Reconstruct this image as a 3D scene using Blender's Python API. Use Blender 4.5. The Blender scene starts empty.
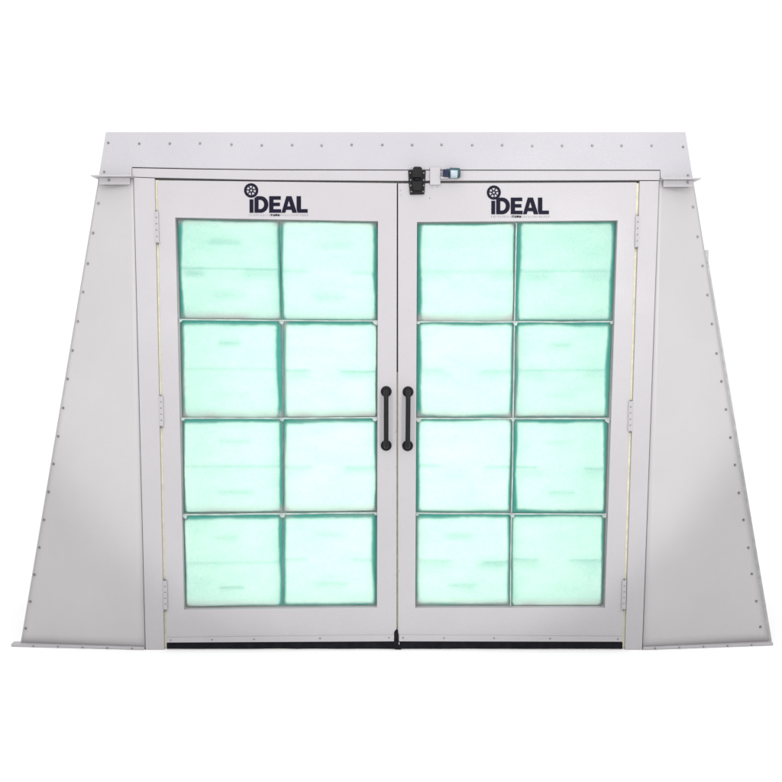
import bpy, bmesh, math, random
from mathutils import Vector, noise as mnoise
rnd = random.Random(7)
scene = bpy.context.scene
COL = scene.collection

# ---------------------------------------------------------------- camera
F, D, H, PITCH = 877.0, 4.5, 1.768, math.radians(5.0)
cam_d = bpy.data.cameras.new("camera"); cam = bpy.data.objects.new("camera", cam_d); COL.objects.link(cam)
cam.location = (0, -D, H); cam.rotation_euler = (math.pi/2 - PITCH, 0, 0)
cam_d.sensor_width = 36; cam_d.lens = F/782*36; cam_d.clip_start = .05; cam_d.clip_end = 500
scene.camera = cam
CP, SP = math.cos(PITCH), math.sin(PITCH)
def P(x, y, Y=0.0):
    """measured point of the front, x / height on the upright plane at depth Y"""
    a, b = (x-391)/F, (391-y)/F
    d = Vector((a, CP + b*SP, -SP + b*CP))
    t = (Y + D)/d.y
    return Vector((d.x*t, Y, H + d.z*t))
def PF(x, y):
    """measured point on the floor"""
    a, b = (x-391)/F, (391-y)/F
    d = Vector((a, CP + b*SP, -SP + b*CP)); t = -H/d.z
    return Vector((d.x*t, -D + d.y*t, 0))

# ---------------------------------------------------------------- materials
def mat(name):
    m = bpy.data.materials.new(name); m.use_nodes = True
    nt = m.node_tree; nt.nodes.clear()
    out = nt.nodes.new('ShaderNodeOutputMaterial')
    return m, nt, out
def node(nt, typ, **kw):
    n = nt.nodes.new(typ)
    for k, v in kw.items():
        if k in n.inputs: n.inputs[k].default_value = v
        else: setattr(n, k, v)
    return n
def ramp(nt, fac, stops):
    r = nt.nodes.new('ShaderNodeValToRGB'); e = r.color_ramp.elements
    while len(e) < len(stops): e.new(.5)
    for i, (p, c) in enumerate(stops):
        e[i].position = p; e[i].color = c if len(c) == 4 else (*c, 1)
    nt.links.new(fac, r.inputs[0]); return r.outputs[0]

def paint_mat(name, col, rough=.37, peel=.25, wave=.35, dirt=.5):
    m, nt, out = mat(name); L = nt.links.new
    b = node(nt, 'ShaderNodeBsdfPrincipled'); L(b.outputs[0], out.inputs[0])
    geo = node(nt, 'ShaderNodeNewGeometry'); pos = geo.outputs['Position']
    # blotchy overspray: very slight colour drift of the paint itself
    n1 = node(nt, 'ShaderNodeTexNoise', Scale=2.3, Detail=5.0, Roughness=.6); L(pos, n1.inputs['Vector'])
    c1 = ramp(nt, n1.outputs['Fac'], [(.3, tuple(v*.965 for v in col)), (.7, tuple(min(1, v*1.02) for v in col))])
    # fine specks of dust and small scuffs
    n2 = node(nt, 'ShaderNodeTexNoise', Scale=95.0, Detail=3.0, Roughness=.65); L(pos, n2.inputs['Vector'])
    n3 = node(nt, 'ShaderNodeTexNoise', Scale=3.7, Detail=3.0); L(pos, n3.inputs['Vector'])
    mul = node(nt, 'ShaderNodeMath', operation='MULTIPLY')
    s2 = ramp(nt, n2.outputs['Fac'], [(.66, (0, 0, 0)), (.76, (1, 1, 1))])
    s3 = ramp(nt, n3.outputs['Fac'], [(.5, (0, 0, 0)), (.72, (dirt, dirt, dirt))])
    L(s2, mul.inputs[0]); L(s3, mul.inputs[1])
    mx = node(nt, 'ShaderNodeMix', data_type='RGBA'); L(mul.outputs[0], mx.inputs['Factor'])
    L(c1, mx.inputs[6]); mx.inputs[7].default_value = (.22, .19, .165, 1)
    L(mx.outputs[2], b.inputs['Base Color'])
    # gloss differs where the paint went on dry
    n4 = node(nt, 'ShaderNodeTexNoise', Scale=5.0, Detail=4.0); L(pos, n4.inputs['Vector'])
    mr = node(nt, 'ShaderNodeMapRange'); L(n4.outputs['Fac'], mr.inputs[0])
    mr.inputs[3].default_value = rough-.08; mr.inputs[4].default_value = rough+.14
    L(mr.outputs[0], b.inputs['Roughness'])
    # orange peel and slack sheet metal
    n5 = node(nt, 'ShaderNodeTexNoise', Scale=130.0, Detail=2.0); L(pos, n5.inputs['Vector'])
    n6 = node(nt, 'ShaderNodeTexNoise', Scale=2.2, Detail=1.0); L(pos, n6.inputs['Vector'])
    b1 = node(nt, 'ShaderNodeBump', Strength=peel, Distance=.002); L(n5.outputs['Fac'], b1.inputs['Height'])
    b2 = node(nt, 'ShaderNodeBump', Strength=wave, Distance=.02); L(n6.outputs['Fac'], b2.inputs['Height'])
    L(b2.outputs[0], b1.inputs['Normal']); L(b1.outputs[0], b.inputs['Normal'])
    return m

WHITE = (.380, .362, .381)
M = {}
M['paint'] = paint_mat('white_booth_paint', WHITE, peel=.4)
M['panel'] = paint_mat('white_sheet_paint', (.408, .392, .400), rough=.36, peel=.2, wave=.5)
M['header'] = paint_mat('white_header_paint', (.380, .370, .394), rough=.3, peel=.5, wave=.5)

def simple(name, col, rough=.5, metal=0.0, bump=None, var=.12, vscale=30.0, spec=.5):
    m, nt, out = mat(name); L = nt.links.new
    b = node(nt, 'ShaderNodeBsdfPrincipled', Roughness=rough, Metallic=metal); b.inputs['Specular IOR Level'].default_value = spec; L(b.outputs[0], out.inputs[0])
    geo = node(nt, 'ShaderNodeNewGeometry')
    n = node(nt, 'ShaderNodeTexNoise', Scale=vscale, Detail=4.0); L(geo.outputs['Position'], n.inputs['Vector'])
    L(ramp(nt, n.outputs['Fac'], [(.3, tuple(v*(1-var) for v in col)), (.7, tuple(min(1, v*(1+var)) for v in col))]), b.inputs['Base Color'])
    if bump:
        bp = node(nt, 'ShaderNodeBump', Strength=bump, Distance=.002)
        n2 = node(nt, 'ShaderNodeTexNoise', Scale=160.0, Detail=2.0); L(geo.outputs['Position'], n2.inputs['Vector'])
        L(n2.outputs['Fac'], bp.inputs['Height']); L(bp.outputs[0], b.inputs['Normal'])
    return m
M['black'] = simple('black_powder_coat', (.012, .011, .012), .38, 0, .3, spec=.14)
M['rubber'] = simple('black_rubber', (.008, .008, .011), .8, 0, .4, .3, spec=.1)
M['ink'] = simple('navy_vinyl', (.006, .005, .016), .5, spec=.1)
M['grey_ink'] = simple('grey_vinyl', (.20, .19, .21), .5)
M['zinc'] = simple('zinc_screw', (.24, .235, .24), .3, .9)
M['gasket'] = simple('cream_foam_gasket', (.70, .67, .50), .8, 0, .4)
M['grid'] = simple('galvanised_strip', (.34, .39, .375), .5, .1, .3, .25, 18)
M['rack'] = simple('rack_steel', (.30, .36, .34), .6, .2)
M['inside'] = simple('interior_white', (.75, .75, .74), .6)
M['gap_chip'] = simple('gap_and_chip_grey', (.16, .155, .15), .7)  # stands for shade in door and hinge gaps; also bare paint knocks
M['blue'] = simple('blue_switch_plastic', (.03, .07, .09), .4, spec=.3)
M['label'] = simple('pale_sticker', (.36, .42, .46), .5, spec=.3)
M['connector'] = simple('dark_blue_connector', (.012, .016, .045), .4, spec=.2)
M['channel'] = simple('grey_channel', (.33, .33, .33), .5, .1)

def filter_mat():
    m, nt, out = mat('teal_filter_fibre'); L = nt.links.new
    tc = node(nt, 'ShaderNodeTexCoord'); oi = node(nt, 'ShaderNodeObjectInfo')
    geo = node(nt, 'ShaderNodeNewGeometry')
    off = node(nt, 'ShaderNodeVectorMath', operation='SCALE'); L(oi.outputs['Random'], off.inputs['Scale']); off.inputs[0].default_value = (37, 19, 53)
    add = node(nt, 'ShaderNodeVectorMath', operation='ADD'); L(geo.outputs['Position'], add.inputs[0]); L(off.outputs[0], add.inputs[1])
    mp = node(nt, 'ShaderNodeMapping'); mp.inputs['Scale'].default_value = (2.6, 2.6, 6.0); L(add.outputs[0], mp.inputs[0])
    n1 = node(nt, 'ShaderNodeTexNoise', Scale=1.6, Detail=6.0, Roughness=.6); L(mp.outputs[0], n1.inputs['Vector'])
    n2 = node(nt, 'ShaderNodeTexNoise', Scale=220.0, Detail=3.0); L(add.outputs[0], n2.inputs['Vector'])
    tr = ramp(nt, n1.outputs['Fac'], [(.25, (.76, .87, .83)), (.5, (.84, .92, .90)), (.75, (.91, .95, .945))])
    mp3 = node(nt, 'ShaderNodeMapping'); mp3.inputs['Scale'].default_value = (60, 60, 95); mp3.inputs['Rotation'].default_value = (0, .5, 0); L(add.outputs[0], mp3.inputs[0])
    n3 = node(nt, 'ShaderNodeTexNoise', Scale=1.0, Detail=7.0, Roughness=.75, Distortion=1.5); L(mp3.outputs[0], n3.inputs['Vector'])
    fm = node(nt, 'ShaderNodeMix', data_type='RGBA', blend_type='MULTIPLY'); fm.inputs['Factor'].default_value = 1
    L(tr, fm.inputs[6]); L(ramp(nt, n3.outputs['Fac'], [(.3, (.78, .86, .83)), (.62, (1, 1, 1))]), fm.inputs[7]); tr = fm.outputs[2]
    di = ramp(nt, n2.outputs['Fac'], [(.25, (.006, .26, .205)), (.75, (.024, .44, .36))])
    bp = node(nt, 'ShaderNodeBump', Strength=.5, Distance=.004); L(n2.outputs['Fac'], bp.inputs['Height'])
    at = node(nt, 'ShaderNodeAttribute', attribute_name='dust')
    dm = node(nt, 'ShaderNodeMix', data_type='RGBA'); L(at.outputs['Fac'], dm.inputs['Factor']); L(di, dm.inputs[6]); dm.inputs[7].default_value = (.52, .58, .56, 1); di = dm.outputs[2]
    tm = node(nt, 'ShaderNodeMix', data_type='RGBA'); L(at.outputs['Fac'], tm.inputs['Factor']); L(tr, tm.inputs[6]); tm.inputs[7].default_value = (.24, .27, .26, 1); tr = tm.outputs[2]
    d = node(nt, 'ShaderNodeBsdfDiffuse'); t = node(nt, 'ShaderNodeBsdfTranslucent'); mix = node(nt, 'ShaderNodeMixShader')
    L(di, d.inputs[0]); L(tr, t.inputs[0]); L(bp.outputs[0], d.inputs['Normal'])
    mix.inputs[0].default_value = .5
    L(d.outputs[0], mix.inputs[1]); L(t.outputs[0], mix.inputs[2]); L(mix.outputs[0], out.inputs[0])
    return m
M['filter'] = filter_mat()

def floor_mat():
    m, nt, out = mat('white_studio_floor'); L = nt.links.new
    b = node(nt, 'ShaderNodeBsdfPrincipled', Roughness=.9); L(b.outputs[0], out.inputs[0])
    b.inputs['Specular IOR Level'].default_value = .1
    n = node(nt, 'ShaderNodeTexNoise', Scale=3.0); 
    L(ramp(nt, n.outputs['Fac'], [(.3, (.95, .95, .95)), (.7, (.97, .97, .97))]), b.inputs['Base Color'])
    return m
M['floor'] = floor_mat()

# ---------------------------------------------------------------- mesh helpers
def link(name, bm, m, parent=None, bevel=0, smooth=False, recalc=True):
    if recalc: bmesh.ops.recalc_face_normals(bm, faces=bm.faces)
    me = bpy.data.meshes.new(name); bm.to_mesh(me); bm.free()
    if smooth:
        for p in me.polygons: p.use_smooth = True
    ms = m if isinstance(m, list) else [m]
    for x in ms: me.materials.append(x)
    o = bpy.data.objects.new(name, me); COL.objects.link(o)
    if parent: o.parent = parent
    if bevel:
        md = o.modifiers.new('bevel', 'BEVEL'); md.width = bevel; md.segments = 2; md.limit_method = 'ANGLE'; md.angle_limit = math.radians(40)
    return o
def prism(bm, pts, depth, mi=0):
    """front outline pts (each with its own depth) extruded straight back"""
    a = [bm.verts.new(p) for p in pts]; b = [bm.verts.new(Vector(p) + Vector((0, depth, 0))) for p in pts]
    n = len(pts); fs = [bm.faces.new(a), bm.faces.new(b[::-1])]
    for i in range(n): fs.append(bm.faces.new((a[i], b[i], b[(i+1) % n], a[(i+1) % n])))
    for f in fs: f.material_index = mi
    return fs
def box(bm, lo, hi, mi=0):
    x0, y0, z0 = lo; x1, y1, z1 = hi
    return prism(bm, [(x0, y0, z0), (x1, y0, z0), (x1, y0, z1), (x0, y0, z1)], y1-y0, mi)
def ring(bm, outer, inner, depth):
    n = len(outer); dv = Vector((0, depth, 0))
    of = [bm.verts.new(p) for p in outer]; nf = [bm.verts.new(p) for p in inner]
    ob = [bm.verts.new(Vector(p)+dv) for p in outer]; nb = [bm.verts.new(Vector(p)+dv) for p in inner]
    for i in range(n):
        j = (i+1) % n
        bm.faces.new((of[i], of[j], nf[j], nf[i])); bm.faces.new((ob[j], ob[i], nb[i], nb[j]))
        bm.faces.new((of[j], of[i], ob[i], ob[j])); bm.faces.new((nf[i], nf[j], nb[j], nb[i]))
def disc(bm, c, r, y0, y1, n=20, r1=None, mi=0):
    r1 = r if r1 is None else r1
    a = [bm.verts.new((c.x + r1*math.cos(2*math.pi*i/n), y0, c.z + r1*math.sin(2*math.pi*i/n))) for i in range(n)]
    b = [bm.verts.new((c.x + r*math.cos(2*math.pi*i/n), y1, c.z + r*math.sin(2*math.pi*i/n))) for i in range(n)]
    fs = [bm.faces.new(a), bm.faces.new(b[::-1])]
    for i in range(n): fs.append(bm.faces.new((a[i], b[i], b[(i+1) % n], a[(i+1) % n])))
    for f in fs: f.material_index = mi
def tube(bm, path, r, n=14):
    rings = []
    for i, p in enumerate(path):
        t = (path[min(i+1, len(path)-1)] - path[max(i-1, 0)]).normalized()
        s = Vector((1, 0, 0)) if abs(t.x) < .9 else Vector((0, 0, 1))
        u = t.cross(s).normalized(); v = t.cross(u)
        rings.append([bm.verts.new(p + r*(math.cos(2*math.pi*k/n)*u + math.sin(2*math.pi*k/n)*v)) for k in range(n)])
    for a, b in zip(rings, rings[1:]):
        for k in range(n): bm.faces.new((a[k], a[(k+1) % n], b[(k+1) % n], b[k]))
    bm.faces.new(rings[0]); bm.faces.new(rings[-1][::-1])
def off(p, dy): return Vector((p.x, p.y+dy, p.z))

# ---------------------------------------------------------------- the booth
booth = bpy.data.objects.new('spray_booth', None); COL.objects.link(booth)
booth['label'] = 'white sheet metal paint spray booth front with sloping sides and two glowing green filter doors'
booth['category'] = 'spray booth'

# one screw mesh, shared
bm = bmesh.new()
disc(bm, Vector((0, 0, 0)), .0078, -.0018, .0, 18, .0070)
disc(bm, Vector((0, 0, 0)), .0050, -.0062, -.0016, 6, .0046)
SCREW = None
def screw(p, parent, s=1.0):
    global SCREW
    if SCREW is None:
        o = link('screw', bm, M['zinc'], parent); SCREW = o
    else:
        o = SCREW.copy(); COL.objects.link(o); o.parent = parent
    o.location = p; o.rotation_euler = (0, rnd.uniform(0, 6), 0); o.scale = (s, s, s)
    return o

BEAM_Y, HEAD_Y, DOOR_Y = 0.0, .006, .004
# header beam (tube over the doors)
b = bmesh.new()
top = [(132, 168.0), (200, 169.4), (260, 170.1), (400, 170.5), (660, 170.7)]
bot = [(660, 180.2), (640, 180.2), (397, 180.8), (260, 179.9), (155, 177.6), (132, 176.8)]
prism(b, [P(x, y, BEAM_Y) for x, y in top+bot], .10)
link('header_beam', b, M['paint'], booth, .0025)
b = bmesh.new()                                       # added filler, blocks lamp leak and greys the shadow gap over the beam
prism(b, [P(132, 160, .046), P(660, 163, .046), P(660, 173, .046), P(132, 171, .046)], .01)
link('header_gap_filler', b, M['channel'], booth)
# header panel with a notch for the beam
b = bmesh.new()
hp = [(105.7, 132), (685.6, 132), (693.0, 178.2), (660.3, 178.2), (660.3, 169.9), (400, 169.7), (260, 169.3), (200, 168.5), (131.8, 167.1), (131.8, 176.2), (98.9, 175.0)]
prism(b, [P(x, y, HEAD_Y) for x, y in hp], .078)
header = link('header_panel', b, M['header'], booth, .002)
for x, y in [(108.4, 143.2), (139.6, 143.6), (170.2, 143.6), (200, 143.8), (231.4, 144.2)] + [(262+30*i, 145.2) for i in range(9)] + [(532+30*i, 145.8) for i in range(5)] + [(683, 146.6), (103.7, 172), (688, 175.2)]:
    screw(P(x+rnd.uniform(-.5, .5), y+rnd.uniform(-.5, .5), HEAD_Y), header, .85)

# posts
def post(pts):
    b = bmesh.new(); q = [P(x, y, BEAM_Y) for x, y in pts]
    for p in q[2:]: p.z = 0
    prism(b, q, .10)
    return link('door_post', b, M['paint'], booth, .0025)
post([(133.6, 177.4), (154.6, 178.2), (164.2, 650), (145.6, 650)])
post([(639.8, 180.9), (659.2, 180.9), (642.2, 650), (625.0, 650)])

# side panels, bending slightly away from the door posts
WING_L, WING_R = [], []
def wing(xi_t, yt, xo_t, xi_b, xo_b, yo_b, screws):
    b = bmesh.new()
    it = P(xi_t, yt, .005); ib = P(xi_b, 650, .005); ib.z = 0
    ob = PF(xo_b, yo_b); ot = P(xo_t, yt, ob.y)
    # a few rows and columns so the sheet can be slack by a millimetre or two
    NU, NV = 16, 36; g = []
    for j in range(NV+1):
        v = j/NV; row = []
        for i in range(NU+1):
            u = i/NU
            p = (it.lerp(ot, u)).lerp(ib.lerp(ob, u), v)
            w = math.sin(math.pi*u)*math.sin(math.pi*v)
            p.y += .004*w*mnoise.noise((p.x*1.6, 0, p.z*1.1))
            row.append(b.verts.new(p))
        g.append(row)
    fr = []
    for j in range(NV):
        for i in range(NU): fr.append(b.faces.new((g[j][i], g[j][i+1], g[j+1][i+1], g[j+1][i])))
    bmesh.ops.recalc_face_normals(b, faces=fr)
    if fr[0].normal.y > 0: bmesh.ops.reverse_faces(b, faces=fr)
    o = link('side_panel', b, M['panel'], booth, 0, True, recalc=False)
    md = o.modifiers.new('thick', 'SOLIDIFY'); md.thickness = .02; md.offset = -1
    for (x, y) in screws:
        Y = .03
        for _ in range(8):                     # where the sheet lies at this point
            p = P(x, y, Y); v = (it.z-p.z)/(it.z-ib.z)
            xi, xo = it.x+(ib.x-it.x)*v, ot.x+(ob.x-ot.x)*v
            Y = it.y + (ob.y-it.y)*(p.x-xi)/(xo-xi)
        screw(P(x, y, Y-.001), o, .95)
    return it, ot, ib, ob
sl = [(98.4, 203.4), (93, 233), (87.8, 263.6), (83, 292), (77.8, 321.4), (72.5, 350.4), (67.5, 379), (63, 408), (58, 436.4), (53.3, 464), (48.3, 492), (43.7, 520), (39, 547.6), (34, 574.8), (30, 601.7), (25.3, 628.5)]
sr = [(693, 207), (697.6, 236.7), (702.6, 266), (707.5, 295), (712, 324), (716.6, 353.5), (721.4, 381.5), (726, 409.5), (730.4, 437.6), (735, 465), (739, 493), (743.6, 520), (748.5, 547.8), (752, 574), (756.5, 601.3), (760.5, 627)]
WL = wing(132.9, 178, 98.6, 144.9, 20.2, 645.5, sl)
WR = wing(660.0, 180, 693.2, 643.0, 768.8, 644.0, sr)

# angle iron shelves where the header meets the side panels
def shelf(x0, x1, ytop, ybot, xf0, xf1, yf, sx):
    b = bmesh.new()
    a = P(x0, ytop, -.02); c = P(x1, ybot, -.02)
    zt = max(a.z, c.z); xa, xb = min(a.x, c.x), max(a.x, c.x)
    box(b, (xa, -.045, zt-.007), (xb, .085, zt))                       # flat leg
    f0 = P(xf0, yf, .006); f1 = P(xf1, yf, .006)
    box(b, (min(f0.x, f1.x), .002, f0.z), (max(f0.x, f1.x), .010, zt-.0075))  # upright leg under it
    o = link('shelf_angle', b, M['paint'], booth, .001)
    screw(P(sx, yf-4.6, .001), o)
shelf(92.5, 133.0, 175.6, 177, 99.5, 130.2, 184.6, 108.7)
shelf(661.0, 699.5, 178.4, 180, 663, 693.5, 187, 688)

# base angles
def base(xo, yo, xi, yi, xl, xr):
    b = bmesh.new()
    po = PF(xo, yo); pi = P(xi, yi, -.004); pi.z = 0
    h, dz = .016, .006
    d = (pi-po); nrm = Vector((-d.y, d.x, 0)).normalized()
    if nrm.y > 0: nrm = -nrm
    back = Vector((0, .04, 0))
    q = [po, pi, pi+back, po+back]
    lo = [b.verts.new(p+Vector((0, 0, .001))) for p in q]; hi = [b.verts.new(p+Vector((0, 0, h))) for p in q]
    b.faces.new(lo); b.faces.new(hi[::-1])
    for i in range(4): b.faces.new((lo[i], lo[(i+1) % 4], hi[(i+1) % 4], hi[i]))
    o = link('base_angle', b, M['paint'], booth, .0025)
    for k in range(5):
        s = screw(po.lerp(pi, .17+.185*k) + Vector((0, -.0006, h*.5)), o, .6)
base(11, 646.8, 144.2, 650.2, 0, 0)
base(773.3, 645.6, 643.2, 650.2, 0, 0)

# grey channel behind the right edge
b = bmesh.new()
def chan(x0, y0, x1, y1, w, Y0, Y1):
    a = P(x0, y0, Y0); c = P(x1, y1, Y0); c.z = max(c.z, .0)
    prism(b, [a, Vector((a.x+w, a.y, a.z)), Vector((c.x+w, c.y, c.z)), c], Y1-Y0)
chan(702.6, 253, 767.6, 641, .024, .095, .12)
a = P(702.5, 250, .085); box(b, (a.x, .088, a.z-.062), (a.x+.034, .125, a.z))
link('edge_channel', b, M['channel'], booth, .002)

# shell of the booth behind its front: sides, roof, back
b = bmesh.new()
tl, tr_ = P(107.5, 133.5, .04), P(683.8, 133.5, .04)
bl, br = Vector((WL[3].x+.012, .085, 0)), Vector((WR[3].x-.012, .085, 0))
def slab(q, d):  # q: 4 corners of the outside, d: thickness vector
    a = [b.verts.new(p) for p in q]; c = [b.verts.new(Vector(p)+d) for p in q]
    b.faces.new(a); b.faces.new(c[::-1])
    for i in range(4): b.faces.new((a[i], c[i], c[(i+1) % 4], a[(i+1) % 4]))
YB = 1.25
def atY(p, y): return Vector((p.x, y, p.z))
slab([atY(tl, .091), atY(bl, .092), atY(bl, YB), atY(tl, YB)], Vector((.02, 0, 0)))
slab([atY(tr_, .091), atY(br, .092), atY(br, YB), atY(tr_, YB)], Vector((-.02, 0, 0)))
slab([atY(tl, .091)+Vector((.022, 0, 0)), atY(tr_, .091)-Vector((.022, 0, 0)), atY(tr_, YB)-Vector((.022, 0, 0)), atY(tl, YB)+Vector((.022, 0, 0))], Vector((0, 0, -.02)))
slab([atY(tl, YB+.001), atY(tr_, YB+.001), atY(br, YB+.001), atY(bl, YB+.001)], Vector((0, .02, 0)))
link('booth_shell', b, M['panel'], booth, 0)

# grey strips added behind the door gaps so the gaps read as shade
b = bmesh.new()
box(b, (P(150, 300, .06).x, .056, P(400, 186, .06).z), (P(645, 300, .06).x, .075, P(400, 176, .06).z))
box(b, (P(393, 300, .06).x, .058, .02), (P(401, 300, .06).x, .075, P(400, 186, .06).z-.002))
link('gap_backing', b, M['gap_chip'], booth)
def gasket(x0, y0, x1, y1, w, Y):
    b = bmesh.new(); N = 24; pts = []
    a, c = P(x0, y0, Y), P(x1, y1, Y)
    L_, R_ = [], []
    for i in range(N+1):
        p = a.lerp(c, i/N); j = .0012*mnoise.noise((p.z*6, x0, 0))
        L_.append(Vector((p.x-w/2+j, Y+j, p.z))); R_.append(Vector((p.x+w/2+j*.5, Y, p.z)))
    prism(b, L_+R_[::-1], .03)
    return link('gasket', b, M['gasket'], booth, .002)
gasket(156.6, 180, 165.9, 647.0, .026, .016)
gasket(637.9, 183, 623.2, 647.0, .026, .016)
gasket(397.5, 372, 397.2, 646.0, .018, .026)

# ---------------------------------------------------------------- doors
def letter_mesh(name, polys, Y, m, parent, thick=.0016):
    """polys: list of outlines in world X/Z, holes allowed by the even-odd fill of a 2D curve"""
    cu = bpy.data.curves.new(name, 'CURVE'); cu.dimensions = '2D'; cu.fill_mode = 'BOTH'; cu.extrude = thick/2
    for pts in polys:
        sp = cu.splines.new('POLY'); sp.points.add(len(pts)-1); sp.use_cyclic_u = True
        for i, p in enumerate(pts): sp.points[i].co = (p[0], p[1], 0, 1)
    tmp = bpy.data.objects.new('tmp', cu); COL.objects.link(tmp)
    dg = bpy.context.evaluated_depsgraph_get(); dg.update()
    me = bpy.data.meshes.new_from_object(tmp.evaluated_get(dg)); me.name = name
    bpy.data.objects.remove(tmp); bpy.data.curves.remove(cu)
    for v in me.vertices: v.co = (v.co.x, Y + v.co.z, v.co.y)
    me.materials.clear(); me.materials.append(m)
    o = bpy.data.objects.new(name, me); COL.objects.link(o); o.parent = parent
    return o
def circ(cx, cz, r, n=40): return [(cx + r*math.cos(2*math.pi*i/n), cz + r*math.sin(2*math.pi*i/n)) for i in range(n)]
def arc(cx, cy, r, a0, a1, n=8): return [(cx + r*math.cos(math.radians(a0+(a1-a0)*i/n)), cy + r*math.sin(math.radians(a0+(a1-a0)*i/n))) for i in range(n+1)]

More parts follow.
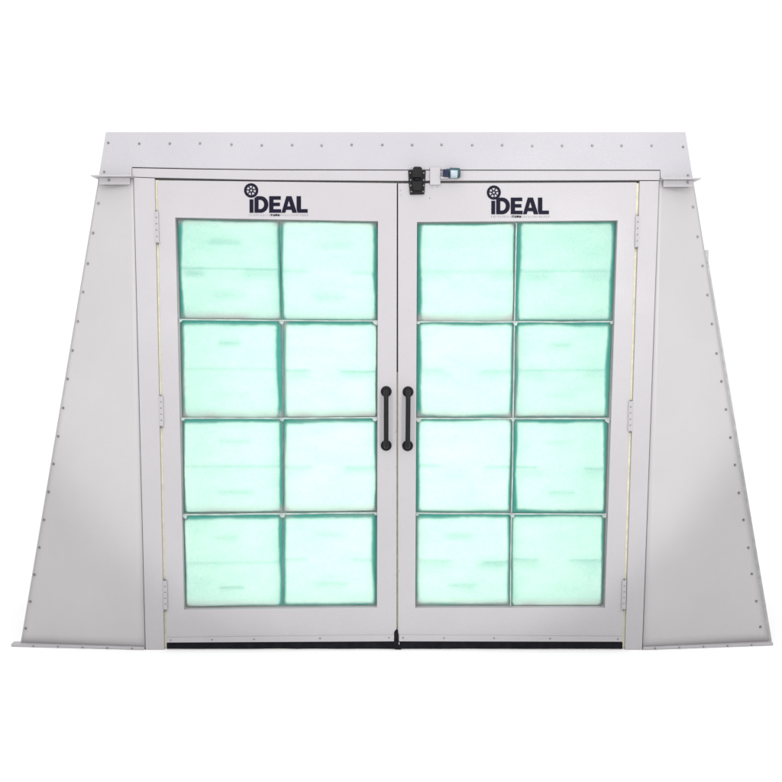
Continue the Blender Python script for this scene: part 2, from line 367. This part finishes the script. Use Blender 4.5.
def door(outer, grid, x0l, y0l, wl, hl, wheel, wr, hx, hinge_pts, hinge_side, strip, scr, hands, chips):
    """one door leaf: outer corners TL TR BR BL, 5x3 grid of filter corners, all measured"""
    O = [P(x, y, DOOR_Y) for x, y in outer]
    G = [[P(x, y, DOOR_Y) for x, y in r] for r in grid]
    b = bmesh.new()
    ring(b, O, [G[0][0], G[0][2], G[4][2], G[4][0]], .045)
    for (x, y, sz) in chips:                   # knocks where the paint is off
        p = P(x, y, DOOR_Y-.0008); n_ = 7
        q = [(p.x+sz*.0026*math.cos(6.283*k/n_)*rnd.uniform(.5, 1.2), p.y, p.z+sz*.0030*math.sin(6.283*k/n_)*rnd.uniform(.5, 1.3)) for k in range(n_)]
        prism(b, q, .002, 1)
    dr = link('door', b, [M['paint'], M['gap_chip']], booth, .002)
    # retaining strips of the filter grid
    b = bmesh.new(); Yg = DOOR_Y+.013
    def strip_between(pts, w, Y, vert):
        h = w/2; dv = Vector((h, 0, 0)) if vert else Vector((0, 0, h))
        A = [Vector((p.x, Y, p.z))-dv for p in pts]; B = [Vector((p.x, Y, p.z))+dv for p in pts]
        prism(b, A+B[::-1], .010)
    for r in (1, 2, 3):
        pts = []
        for k in range(13):
            t = k/12*2; i = min(int(t), 1); p = G[r][i].lerp(G[r][i+1], t-i); p = p.copy(); p.z += .0018*mnoise.noise((p.x*5, r, hx)); pts.append(p)
        strip_between(pts, .0065, Yg, False)
    for r in range(4):
        a, c = G[r][1].copy(), G[r+1][1].copy(); a.z -= .006; c.z += .006
        mid = a.lerp(c, .5); mid.x += rnd.uniform(-.003, .003)
        strip_between([a, mid, c], .0055, Yg+.002+(.030 if hinge_side < 0 else 0), True)
    for r in (1, 2, 3):                       # little retaining tabs where the strips cross
        for c in range(3):
            p = G[r][c]; s = .012+rnd.uniform(-.003, .004)
            px = p.x + (s*.9 if c == 0 else -s*.9 if c == 2 else rnd.uniform(-.004, .004))
            q = [Vector((px-s, Yg-.003, p.z-.003)), Vector((px+s, Yg-.003, p.z-.003)), Vector((px+s*.5, Yg-.003, p.z-.003-s*rnd.uniform(.6, 1.5))), Vector((px-s*.5, Yg-.003, p.z-.003-s*rnd.uniform(.6, 1.3)))]
            prism(b, q, .004)
    link('filter_grid', b, M['grid'], dr, .001)
    # filters and the steel rack that carries them from behind
    rk = bmesh.new(); N = 34
    for r in range(4):
        for c in range(2):
            q = [G[r][c], G[r][c+1], G[r+1][c+1], G[r+1][c]]
            seed = rnd.uniform(0, 99)
            def uv(u, v): return q[0].lerp(q[1], u).lerp(q[3].lerp(q[2], u), v)
            dep = rnd.uniform(.024, .031); yb = DOOR_Y+.046
            ins = [rnd.uniform(.001, .007) for _ in range(4)]     # pad a little smaller than its cell: l r t b
            W_, H_ = (q[1]-q[0]).length, (q[3]-q[0]).length
            b = bmesh.new(); vs = []; dl_ = b.verts.layers.float.new('dust'); dust = [rnd.choice([0, 0, .5]), rnd.choice([.2, .6, .9]), rnd.choice([0, 0, .5])]
            def prof(u, v):
                a = max(0, 1-abs(2*u-1)**7); d_ = max(0, 1-abs(2*v-1)**7)
                return (a*d_)**.45
            def pad_y(u, v):
                p = uv(u, v)
                return yb - .008 - (dep-.008+.006*mnoise.noise((p.x*5+seed, seed, p.z*5)) + .0022*mnoise.noise((p.x*23+seed, 3, p.z*23)))*prof(u, v)
            for j in range(N+1):
                row = []
                for i in range(N+1):
                    u, v = i/N, j/N
                    # finer near the edges
                    u = .5 - .5*math.cos(math.pi*u); v = .5 - .5*math.cos(math.pi*v)
                    wob = .0025*mnoise.noise((u*4+seed, v*4, seed))
                    uu = (ins[0]/W_) + u*(1-(ins[0]+ins[1])/W_) + (wob*(abs(2*u-1)**4))
                    vv = (ins[2]/H_) + v*(1-(ins[2]+ins[3])/H_) + (wob*(abs(2*v-1)**4))
                    p = uv(uu, vv).copy(); p.y = pad_y(u, v); vt = b.verts.new(p); row.append(vt)
                    nz = mnoise.noise((p.x*9+seed, seed*2, p.z*9))
                    dd = dust[1]*max(0, 1-(1-v)*H_/.05)*(1+nz) + dust[0]*max(0, 1-u*W_/.04)*(.8+nz) + dust[2]*max(0, 1-v*H_/.035)*(.6+1.4*nz)
                    dd += max(0, 1-(min(u, 1-u)*W_+min(v, 1-v)*H_)/.055)*(.3+nz)
                    vt[dl_] = min(1, max(0, dd))
                vs.append(row)
            for j in range(N):
                for i in range(N): b.faces.new((vs[j][i], vs[j][i+1], vs[j+1][i+1], vs[j+1][i]))
            rim = vs[0] + [vs[j][N] for j in range(1, N+1)] + [vs[N][i] for i in range(N-1, -1, -1)] + [vs[j][0] for j in range(N-1, 0, -1)]
            back = [b.verts.new(v.co + Vector((0, .014, 0))) for v in rim]
            for i in range(len(rim)):
                k = (i+1) % len(rim); b.faces.new((rim[i], back[i], back[k], rim[k]))
            link('filter', b, M['filter'], dr, 0, True)
            # rack: four crooked flanges per cell, close behind the pad edge
            for side in range(4):
                base_w = rnd.choice([.016, .022, .028, .034]) if side < 2 else rnd.choice([.02, .026, .03, .034]) if side == 2 else rnd.choice([.008, .014, .02, .026])
                K = 40; A, B = [], []
                for k in range(K+1):
                    t = k/K
                    w = base_w*(.78+.36*mnoise.noise((t*2.0+seed, side*7.3, r+c*3))+.12*mnoise.noise((t*22+seed, side*3.3, r))) + (.007 if t < .04 or t > .96 else 0)
                    if side == 0: e, f = uv(0, t), uv(w/W_, t)
                    elif side == 1: e, f = uv(1, t), uv(1-w/W_, t)
                    elif side == 2: e, f = uv(t, 0), uv(t, w/H_)
                    else: e, f = uv(t, 1), uv(t, 1-w/H_)
                    A.append(Vector((e.x, yb+.003+side*.0004, e.z))); tw = w/(W_ if side < 2 else H_); pu, pv = ((tw, t), (1-tw, t), (t, tw), (t, 1-tw))[side]; B.append(Vector((f.x, pad_y(pu, pv)+.0085+side*.0004, f.z)))
                for k in range(K):
                    rk.faces.new([rk.verts.new(p) for p in (A[k], A[k+1], B[k+1], B[k])])
            # wires that hold the pad from behind
            def wire(u0, u1, v, w, gap):
                K = 8
                A, B = [], []
                for k in range(K+1):
                    u = u0+(u1-u0)*k/K; p = uv(u, v); y = pad_y(u, v)+gap
                    A.append(Vector((p.x, y, p.z-w/2))); B.append(Vector((p.x, y, p.z+w/2)))
                for k in range(K):
                    rk.faces.new([rk.verts.new(p_) for p_ in (A[k], A[k+1], B[k+1], B[k])])
            j = rnd.uniform(-.015, .015)
            vm = .5+j
            U = rnd.uniform
            g_ = U(.008, .016)
            if rnd.random() < .45: wire(.03, .97, vm, .0035, g_)
            else: wire(.03, .34+U(-.08, .08), vm, .0045, g_); wire(.68+U(-.08, .08), .97, vm+.012, .0045, g_)
            if rnd.random() < .6: wire(.08, .32+U(-.06, .06), vm+.05, U(.006, .014), U(.024, .04)); wire(.66+U(-.06, .06), .95, vm+.045, U(.006, .014), U(.024, .04))
            if rnd.random() < .7: wire(.34+U(-.05, .05), .62+U(-.05, .08), .24+j, U(.005, .010), U(.016, .03)); wire(.36+U(-.05, .05), .64+U(-.05, .08), .765+j, U(.004, .009), U(.014, .028))
    link('filter_rack', rk, M['rack'], dr, 0, False, recalc=False)
    # bottom strip, its screws and the rubber sweep
    b = bmesh.new()
    s = [P(x, y, DOOR_Y-.004) for x, y in strip]
    prism(b, s, .0035); link('kick_strip', b, M['paint'], dr, .001)
    for x, y in scr: screw(P(x, y, DOOR_Y-.0045), dr, .55)
    b = bmesh.new(); lo = [(strip[3][0], strip[3][1]), (strip[2][0], strip[2][1])]
    N2 = 30; A, B = [], []
    for k in range(N2+1):
        t = k/N2; x = lo[0][0]+(lo[1][0]-lo[0][0])*t; y = lo[0][1]+(lo[1][1]-lo[0][1])*t
        p = P(x, y+.6, DOOR_Y+.003); A.append(p)
        g = Vector((p.x, p.y-.002, .004+.004*abs(mnoise.noise((p.x*4, 2, hx))))); B.append(g)
    prism(b, A+B[::-1], .012); link('door_sweep', b, M['rubber'], dr)
    # handle
    (tx, ty), (bx_, by_) = hands
    T = P(tx, ty, DOOR_Y); Bm = P(bx_, by_, DOOR_Y); so = .052; rr = .0125
    b = bmesh.new()
    for p in (T, Bm):
        disc(b, p, .0285, DOOR_Y-.006, DOOR_Y-.0002, 32, .0275)
        disc(b, p, .0215, DOOR_Y-.013, DOOR_Y-.006, 28, .017)
        for a_ in (35, 155, 275):
            disc(b, Vector((p.x+.0222*math.cos(math.radians(a_)), 0, p.z+.0222*math.sin(math.radians(a_)))), .003, DOOR_Y-.0085, DOOR_Y-.005, 10)
    path = [T, off(T, -so*.45)]
    rc = .024
    for k in range(7):
        a_ = math.pi/2*k/6
        path.append(Vector((T.x, T.y-so+rc-rc*math.sin(a_), T.z-rc+rc*math.cos(a_))))
    n = 8
    e = Vector((Bm.x, Bm.y-so, Bm.z+rc))
    st = path[-1].copy()
    for k in range(1, n): path.append(st.lerp(e, k/n))
    for k in range(7):
        a_ = math.pi/2*k/6
        path.append(Vector((Bm.x, Bm.y-so+rc-rc*math.cos(a_), Bm.z+rc-rc*math.sin(a_))))
    path += [off(Bm, -so*.45), Bm]
    tube(b, path, rr, 18)
    h = link('handle', b, M['black'], dr, 0, True)
    h.modifiers.new('es', 'EDGE_SPLIT').split_angle = math.radians(40)
    # hinges
    for (x, y) in hinge_pts:
        b = bmesh.new(); c = P(x, y, DOOR_Y-.004); hh = .158; kn = 5
        for k in range(kn):
            z1 = c.z+hh/2-hh/kn*k-.003; z0 = c.z+hh/2-hh/kn*(k+1)+.003
            tube(b, [Vector((c.x, c.y, z0)), Vector((c.x, c.y, z1))], .0058, 14)
        nf = len(b.faces)
        tube(b, [Vector((c.x, c.y, c.z-hh/2-.009)), Vector((c.x, c.y, c.z+hh/2+.004))], .0048, 10)
        b.faces.ensure_lookup_table()
        for f in b.faces[nf:]: f.material_index = 1  # dark pin colour stands for shade between the knuckles
        box(b, (c.x-.0105, DOOR_Y-.0065, c.z-hh/2), (c.x+.0105, DOOR_Y-.0045, c.z+hh/2))
        hg = link('hinge', b, [M['paint'], M['gap_chip']], dr, 0, True); hg.modifiers.new('es', 'EDGE_SPLIT').split_angle = math.radians(35)
    # lettering: the word IDEAL with a wheel for the dot of the i
    def LP(x, y): p = P(x, y, DOOR_Y); return (p.x, p.z)
    sx = wl/58.1; sy = hl/16.7
    def T_(pts): return [LP(x0l + x*sx, y0l + y*sy) for x, y in pts]
    polys = []
    polys.append(T_([(0, 3.2), (3.9, 3.2), (3.9, 16.7), (0, 16.7)]))                              # i
    polys.append(T_([(4.9, 1.7), (6.2, 1.0), (7.3, 0), (11.2, 0)] + [(11.2+7.6*math.sin(a_*math.pi/12), 8.35-8.35*math.cos(a_*math.pi/12)) for a_ in range(1, 12)] + [(11.2, 16.7), (4.9, 16.7)]))   # D
    polys.append(T_([(9.0, 3.7), (10.6, 3.7)] + [(10.6+4.0*math.sin(a_*math.pi/10), 8.35-4.65*math.cos(a_*math.pi/10)) for a_ in range(1, 10)] + [(10.6, 13.0), (9.0, 13.0)]))
    polys.append(T_([(19.6, 0), (31.2, 0), (31.2, 3.6), (23.9, 3.6), (23.9, 6.5), (30.4, 6.5), (30.4, 10.0), (23.9, 10.0), (23.9, 13.1), (31.6, 13.1), (31.6, 16.7), (19.6, 16.7)]))
    polys.append(T_([(36.8, 0), (42.0, 0), (47.4, 16.7), (42.8, 16.7), (41.9, 13.7), (36.6, 13.7), (35.7, 16.7), (31.9, 16.7)]))
    polys.append(T_([(39.3, 4.4), (40.9, 10.2), (37.7, 10.2)]))
    polys.append(T_([(47.0, 0), (51.4, 0), (51.4, 13.0), (58.1, 13.0), (58.1, 16.7), (47.9, 16.7), (47.9, 16.2), (47.0, 13.4)]))
    letter_mesh('lettering', polys, DOOR_Y-.0012, M['ink'], dr)
    # wheel: tyre ring, rim, hub and spokes
    w = P(wheel[0], wheel[1], DOOR_Y); R = wr*(w - P(wheel[0]+1, wheel[1], DOOR_Y)).length
    b = bmesh.new(); ye = DOOR_Y-.0020
    def annulus(r0, r1, n=48, y=ye):
        ring(b, [(x, y, z) for x, z in circ(w.x, w.z, r1, n)], [(x, y, z) for x, z in circ(w.x, w.z, r0, n)], DOOR_Y-.0002-y)
    annulus(R*.645, R); annulus(R*.15, R*.31, 28)
    for k in range(7):
        a_ = 2*math.pi*k/7 + .3; ca, sa = math.cos(a_), math.sin(a_)
        prism(b, [(w.x + u*ca - v*sa, ye+.0004, w.z + u*sa + v*ca) for u, v in ((R*.27, -R*.09), (R*.68, -R*.065), (R*.68, R*.065), (R*.27, R*.09))], .0012)
    link('wheel_emblem', b, M['ink'], dr)
    # the line of tiny letters underneath, too small to read
    light, bold = [], []
    yb_ = hl+1.6*sy; nL = 27
    for k in range(nL):
        t = k/(nL-1); x = t*57.4*sx; hgt = 1.5*sy
        if .355 < t < .495: continue
        kind = rnd.randrange(4); x0 = x0l+x; y0 = y0l+yb_
        ww = .95*sx
        if kind == 0: pt = [(0, 0), (.3, 0), (.3, hgt), (0, hgt)]
        elif kind == 1: pt = [(0, 0), (ww, 0), (ww, .35), (.32, .35), (.32, hgt-.35), (ww, hgt-.35), (ww, hgt), (0, hgt)]
        elif kind == 2: pt = [(0, 0), (ww, 0), (ww, .35), (ww*.66, .35), (ww*.66, hgt), (ww*.33, hgt), (ww*.33, .35), (0, .35)]
        else: pt = [(0, 0), (.32, 0), (.32, hgt-.35), (ww, hgt-.35), (ww, hgt), (0, hgt)]
        light.append([LP(x0+a_, y0+c_) for a_, c_ in pt])
    for k in range(4):
        x0 = x0l+(21.0+2.35*k)*sx; y0 = y0l+yb_-.25; hgt = 2.0*sy; ww = 1.95*sx
        pt = [[(0, 0), (ww, 0), (ww, .6), (ww*.68, .6), (ww*.68, hgt), (ww*.3, hgt), (ww*.3, .6), (0, .6)],
              [(0, 0), (.65, 0), (.65, hgt-.55), (ww-.65, hgt-.55), (ww-.65, 0), (ww, 0), (ww, hgt), (0, hgt)],
              [(0, 0), (ww, 0), (ww, hgt*.6), (ww*.7, hgt*.6), (ww, hgt), (ww*.6, hgt), (.6, hgt*.6), (.6, hgt), (0, hgt)],
              [(0, hgt), (0, 0), (.6, 0), (ww-.6, hgt*.6), (ww-.6, 0), (ww, 0), (ww, hgt), (ww-.6, hgt), (.6, hgt*.45), (.6, hgt)]][k]
        bold.append([LP(x0+a_, y0+c_) for a_, c_ in pt])
    so_ = letter_mesh('small_lettering', light+bold, DOOR_Y-.0012, M['grey_ink'], dr)
    so_.data.materials.append(M['ink'])
    xa_, xb_ = LP(x0l+20.6*sx, y0l)[0], LP(x0l+30.6*sx, y0l)[0]
    for pl in so_.data.polygons:
        if xa_ < pl.center.x < xb_: pl.material_index = 1
    return dr

gl = [[(175.2, 217.5), (279, 219.5), (378, 221.2)], [(178.5, 319.5), (281, 320.5), (378, 321)], [(180.5, 418.5), (282, 418.7), (377.6, 418)],
      [(182, 515.5), (282, 514.5), (377.3, 513.5)], [(184, 609.7), (282, 608.5), (377, 607.5)]]
gr = [[(417, 222), (517, 221.5), (617.7, 220.4)], [(416.5, 321.8), (515, 322), (614, 321.8)], [(416, 418.8), (513.5, 419), (610.5, 419)],
      [(415.5, 514), (512, 514.5), (607.5, 515)], [(415.3, 608), (511, 608), (605, 607.8)]]
dl = door([(157.6, 180.3), (396.8, 183.2), (396.3, 641), (166.6, 642.2)], gl, 249.6, 196.2, 58.1, 16.6, (251.2, 190.5), 7.1, 0.0,
          [(156.6, 227), (161.2, 411), (165.2, 595)], -1, [(166.6, 637.6), (395.4, 635.0), (395.3, 641.4), (166.7, 642.6)],
          [(170.5, 640.2), (212, 639.8), (254, 639.3), (320, 638.5), (389, 637.8)], ((386.2, 391.5), (386.2, 445.4)), [(395.6, 432, .9), (395.5, 467, 1.2), (395.4, 575, .8), (170, 178+14, .5), (377, 632, .6), (160.6, 243.5, 1.0), (163.6, 427.5, .9), (388, 470, .5)])
dr_ = door([(398.1, 183.4), (636.6, 182.4), (622.6, 641.5), (398.2, 641)], gr, 491.3, 197.6, 57.6, 16.7, (493.8, 192.6), 7.0, 9.0,
           [(637.4, 231.5), (630.4, 416), (624.0, 594.5)], 1, [(399.2, 635.0), (622.6, 636.6), (622.5, 641.8), (399.3, 641.4)],
           [(403, 637.8), (444, 638.2), (494, 638.4), (550, 638.7), (618, 639)], ((408, 391.8), (407.6, 445.7)), [(432, 188, .9), (437.4, 187.2, 1.1), (429.6, 198.2, 1.2), (400.3, 190.5, 1.1), (400.4, 195, .9), (399.4, 344, .8), (399.2, 571, .9), (415.5, 460, .5), (620.5, 611, .9), (402, 500, .5)])
# meeting seal between the leaves at the floor
b = bmesh.new()
a, c = P(394.6, 633.5, 0), P(399.0, 641, 0)
prism(b, [P(395.8, 630.0, -.001), P(396.8, 630.0, -.001), P(398.6, 634, -.001), P(398.8, 645.6, -.001), P(402, 648, -.001), P(401, 649.6, -.001), P(394.6, 649.4, -.001), P(393.6, 646, -.001), P(394.2, 632.4, -.001)], .02)
link('seal_block', b, M['rubber'], booth, .002)

# ---------------------------------------------------------------- latch, bracket, switch
def quad(b, pts, Y, d, mi=0): return prism(b, [P(x, y, Y) for x, y in pts], d, mi)
b = bmesh.new()
quad(b, [(408.2, 170), (425.8, 170), (425.2, 182), (424.3, 194.3), (410, 194.6), (408.8, 182)], -.010, .0095)
latch = link('door_latch', b, M['black'], booth, .003)
b = bmesh.new()
quad(b, [(413, 167.4), (414.6, 166.4), (420.4, 166.4), (422, 167.4), (422.4, 177.5), (412.4, 177.5)], -.046, .0355)
link('latch_bolt', b, M['black'], latch, .006)
b = bmesh.new()
quad(b, [(412.2, 180.4), (422.4, 180.4), (421.6, 190.6), (412.8, 190.6)], -.028, .0175)
quad(b, [(414.6, 177.9), (419.8, 177.9), (419.8, 180.0), (414.6, 180.0)], -.034, .0235)
link('latch_keeper', b, M['black'], latch, .004)
for x, y in [(410.3, 173), (423.8, 173), (410.6, 180), (423.7, 180), (411.3, 191.6), (423.1, 191.6), (410.8, 185.5), (423.6, 185.5)]:
    screw(P(x, y, -.0105), latch, .52)
b = bmesh.new()
quad(b, [(430.0, 167.4), (440.3, 167.4), (440.5, 184.6), (430.0, 184.8)], -.010, .0095)
quad(b, [(440.6, 176.6), (448.6, 177.2), (448.6, 178.8), (440.6, 178.6)], -.026, .0255)
link('switch_bracket', b, M['paint'], booth, .0015)
b = bmesh.new()
c0 = P(449.2, 172.8, -.022); c1 = P(459.5, 173.2, -.022)
tube(b, [c0, c0.lerp(c1, .8), c1], .0255, 20)
d0 = P(460.2, 173.2, -.022); tube(b, [c1, d0], .021, 20)
sw = link('limit_switch', b, M['blue'], booth, .003, True); sw.modifiers.new('es', 'EDGE_SPLIT').split_angle = math.radians(40)
b = bmesh.new()
quad(b, [(443.2, 169.2), (448.9, 168.9), (448.9, 177.0), (443.2, 176.2)], -.040, .036)
quad(b, [(444.4, 171.2), (446.6, 171.2), (446.6, 173.2), (444.4, 173.2)], -.043, .0025)
link('connector', b, M['connector'], sw, .003)
b = bmesh.new()
N = 8
cc = c0.lerp(c1, .45); half = .017
A = []; 
for k in range(N+1):
    a_ = math.radians(200+ 0) + math.radians(100)*k/N - math.radians(10)
    A.append(Vector((cc.x, cc.y + .0263*math.sin(a_+math.radians(0)), cc.z + .0263*math.cos(a_))))
for k in range(N):
    p, q = A[k], A[k+1]
    b.faces.new([b.verts.new(v) for v in (p-Vector((half, 0, 0)), p+Vector((half, 0, 0)), q+Vector((half, 0, 0)), q-Vector((half, 0, 0)))])
link('sticker', b, M['label'], sw, 0, True)

# ---------------------------------------------------------------- floor
b = bmesh.new()
S = 120
b.faces.new([b.verts.new(v) for v in ((-S, -S, 0), (S, -S, 0), (S, S, 0), (-S, S, 0))])
fl = link('floor', b, M['floor']); fl['kind'] = 'structure'
fl['label'] = 'plain white studio floor under the booth'

# ---------------------------------------------------------------- light
w = bpy.data.worlds.new('World'); scene.world = w; w.use_nodes = True
bg = w.node_tree.nodes['Background']; bg.inputs[0].default_value = (1, 1, 1, 1); bg.inputs[1].default_value = 1.1
def area(name, loc, target, sx, sy, power, col=(1, 1, 1), spread=180):
    l = bpy.data.lights.new(name, 'AREA'); l.shape = 'RECTANGLE'; l.size = sx; l.size_y = sy; l.energy = power; l.color = col
    l.spread = math.radians(spread)
    o = bpy.data.objects.new(name, l); COL.objects.link(o); o.location = loc
    o.rotation_euler = (Vector(target)-Vector(loc)).to_track_quat('-Z', 'Y').to_euler()
    return o
area('floor_fill_softbox', (0, -2.6, 5.6), (0, -2.2, 0), 7, 5, 115)  # unseen softbox added overhead to burn the floor out to white
area('ceiling_tube', (-.9, -3.4, 3.9), (-.6, 0, 2.3), 1.3, .12, 9)
area('ceiling_tube', (1.6, -3.4, 3.9), (1.2, 0, 2.3), 1.3, .12, 9)
for sx_, pw_ in ((1, 305), (-1, 170)):  # cones shaped to leave lower panels dark; left spot added to lift left panel
    sl_ = bpy.data.lights.new('shaping_spot', 'SPOT'); sl_.energy = pw_; sl_.spot_size = math.radians(43); sl_.spot_blend = .2; sl_.shadow_soft_size = .12
    so_ = bpy.data.objects.new('shaping_spot', sl_); COL.objects.link(so_); so_.location = (1.85*sx_, -4.6, 2.1)
    so_.rotation_euler = (Vector((.3*sx_, 0, 1.85))-so_.location).to_track_quat('-Z', 'Y').to_euler()
# booth lamps behind the filters
xl = (P(280, 400).x, P(512, 400).x)
for x in xl: area('booth_lamp', (x, .62, 1.30), (x, 0, 1.30), 1.45, 2.5, 26, (1, .955, .87))

vs = scene.view_settings; vs.view_transform = 'Standard'; vs.look = 'None'; vs.exposure = 0; vs.gamma = 1
scene.cycles.max_bounces = 8; scene.cycles.transmission_bounces = 6; scene.cycles.sample_clamp_indirect = 4
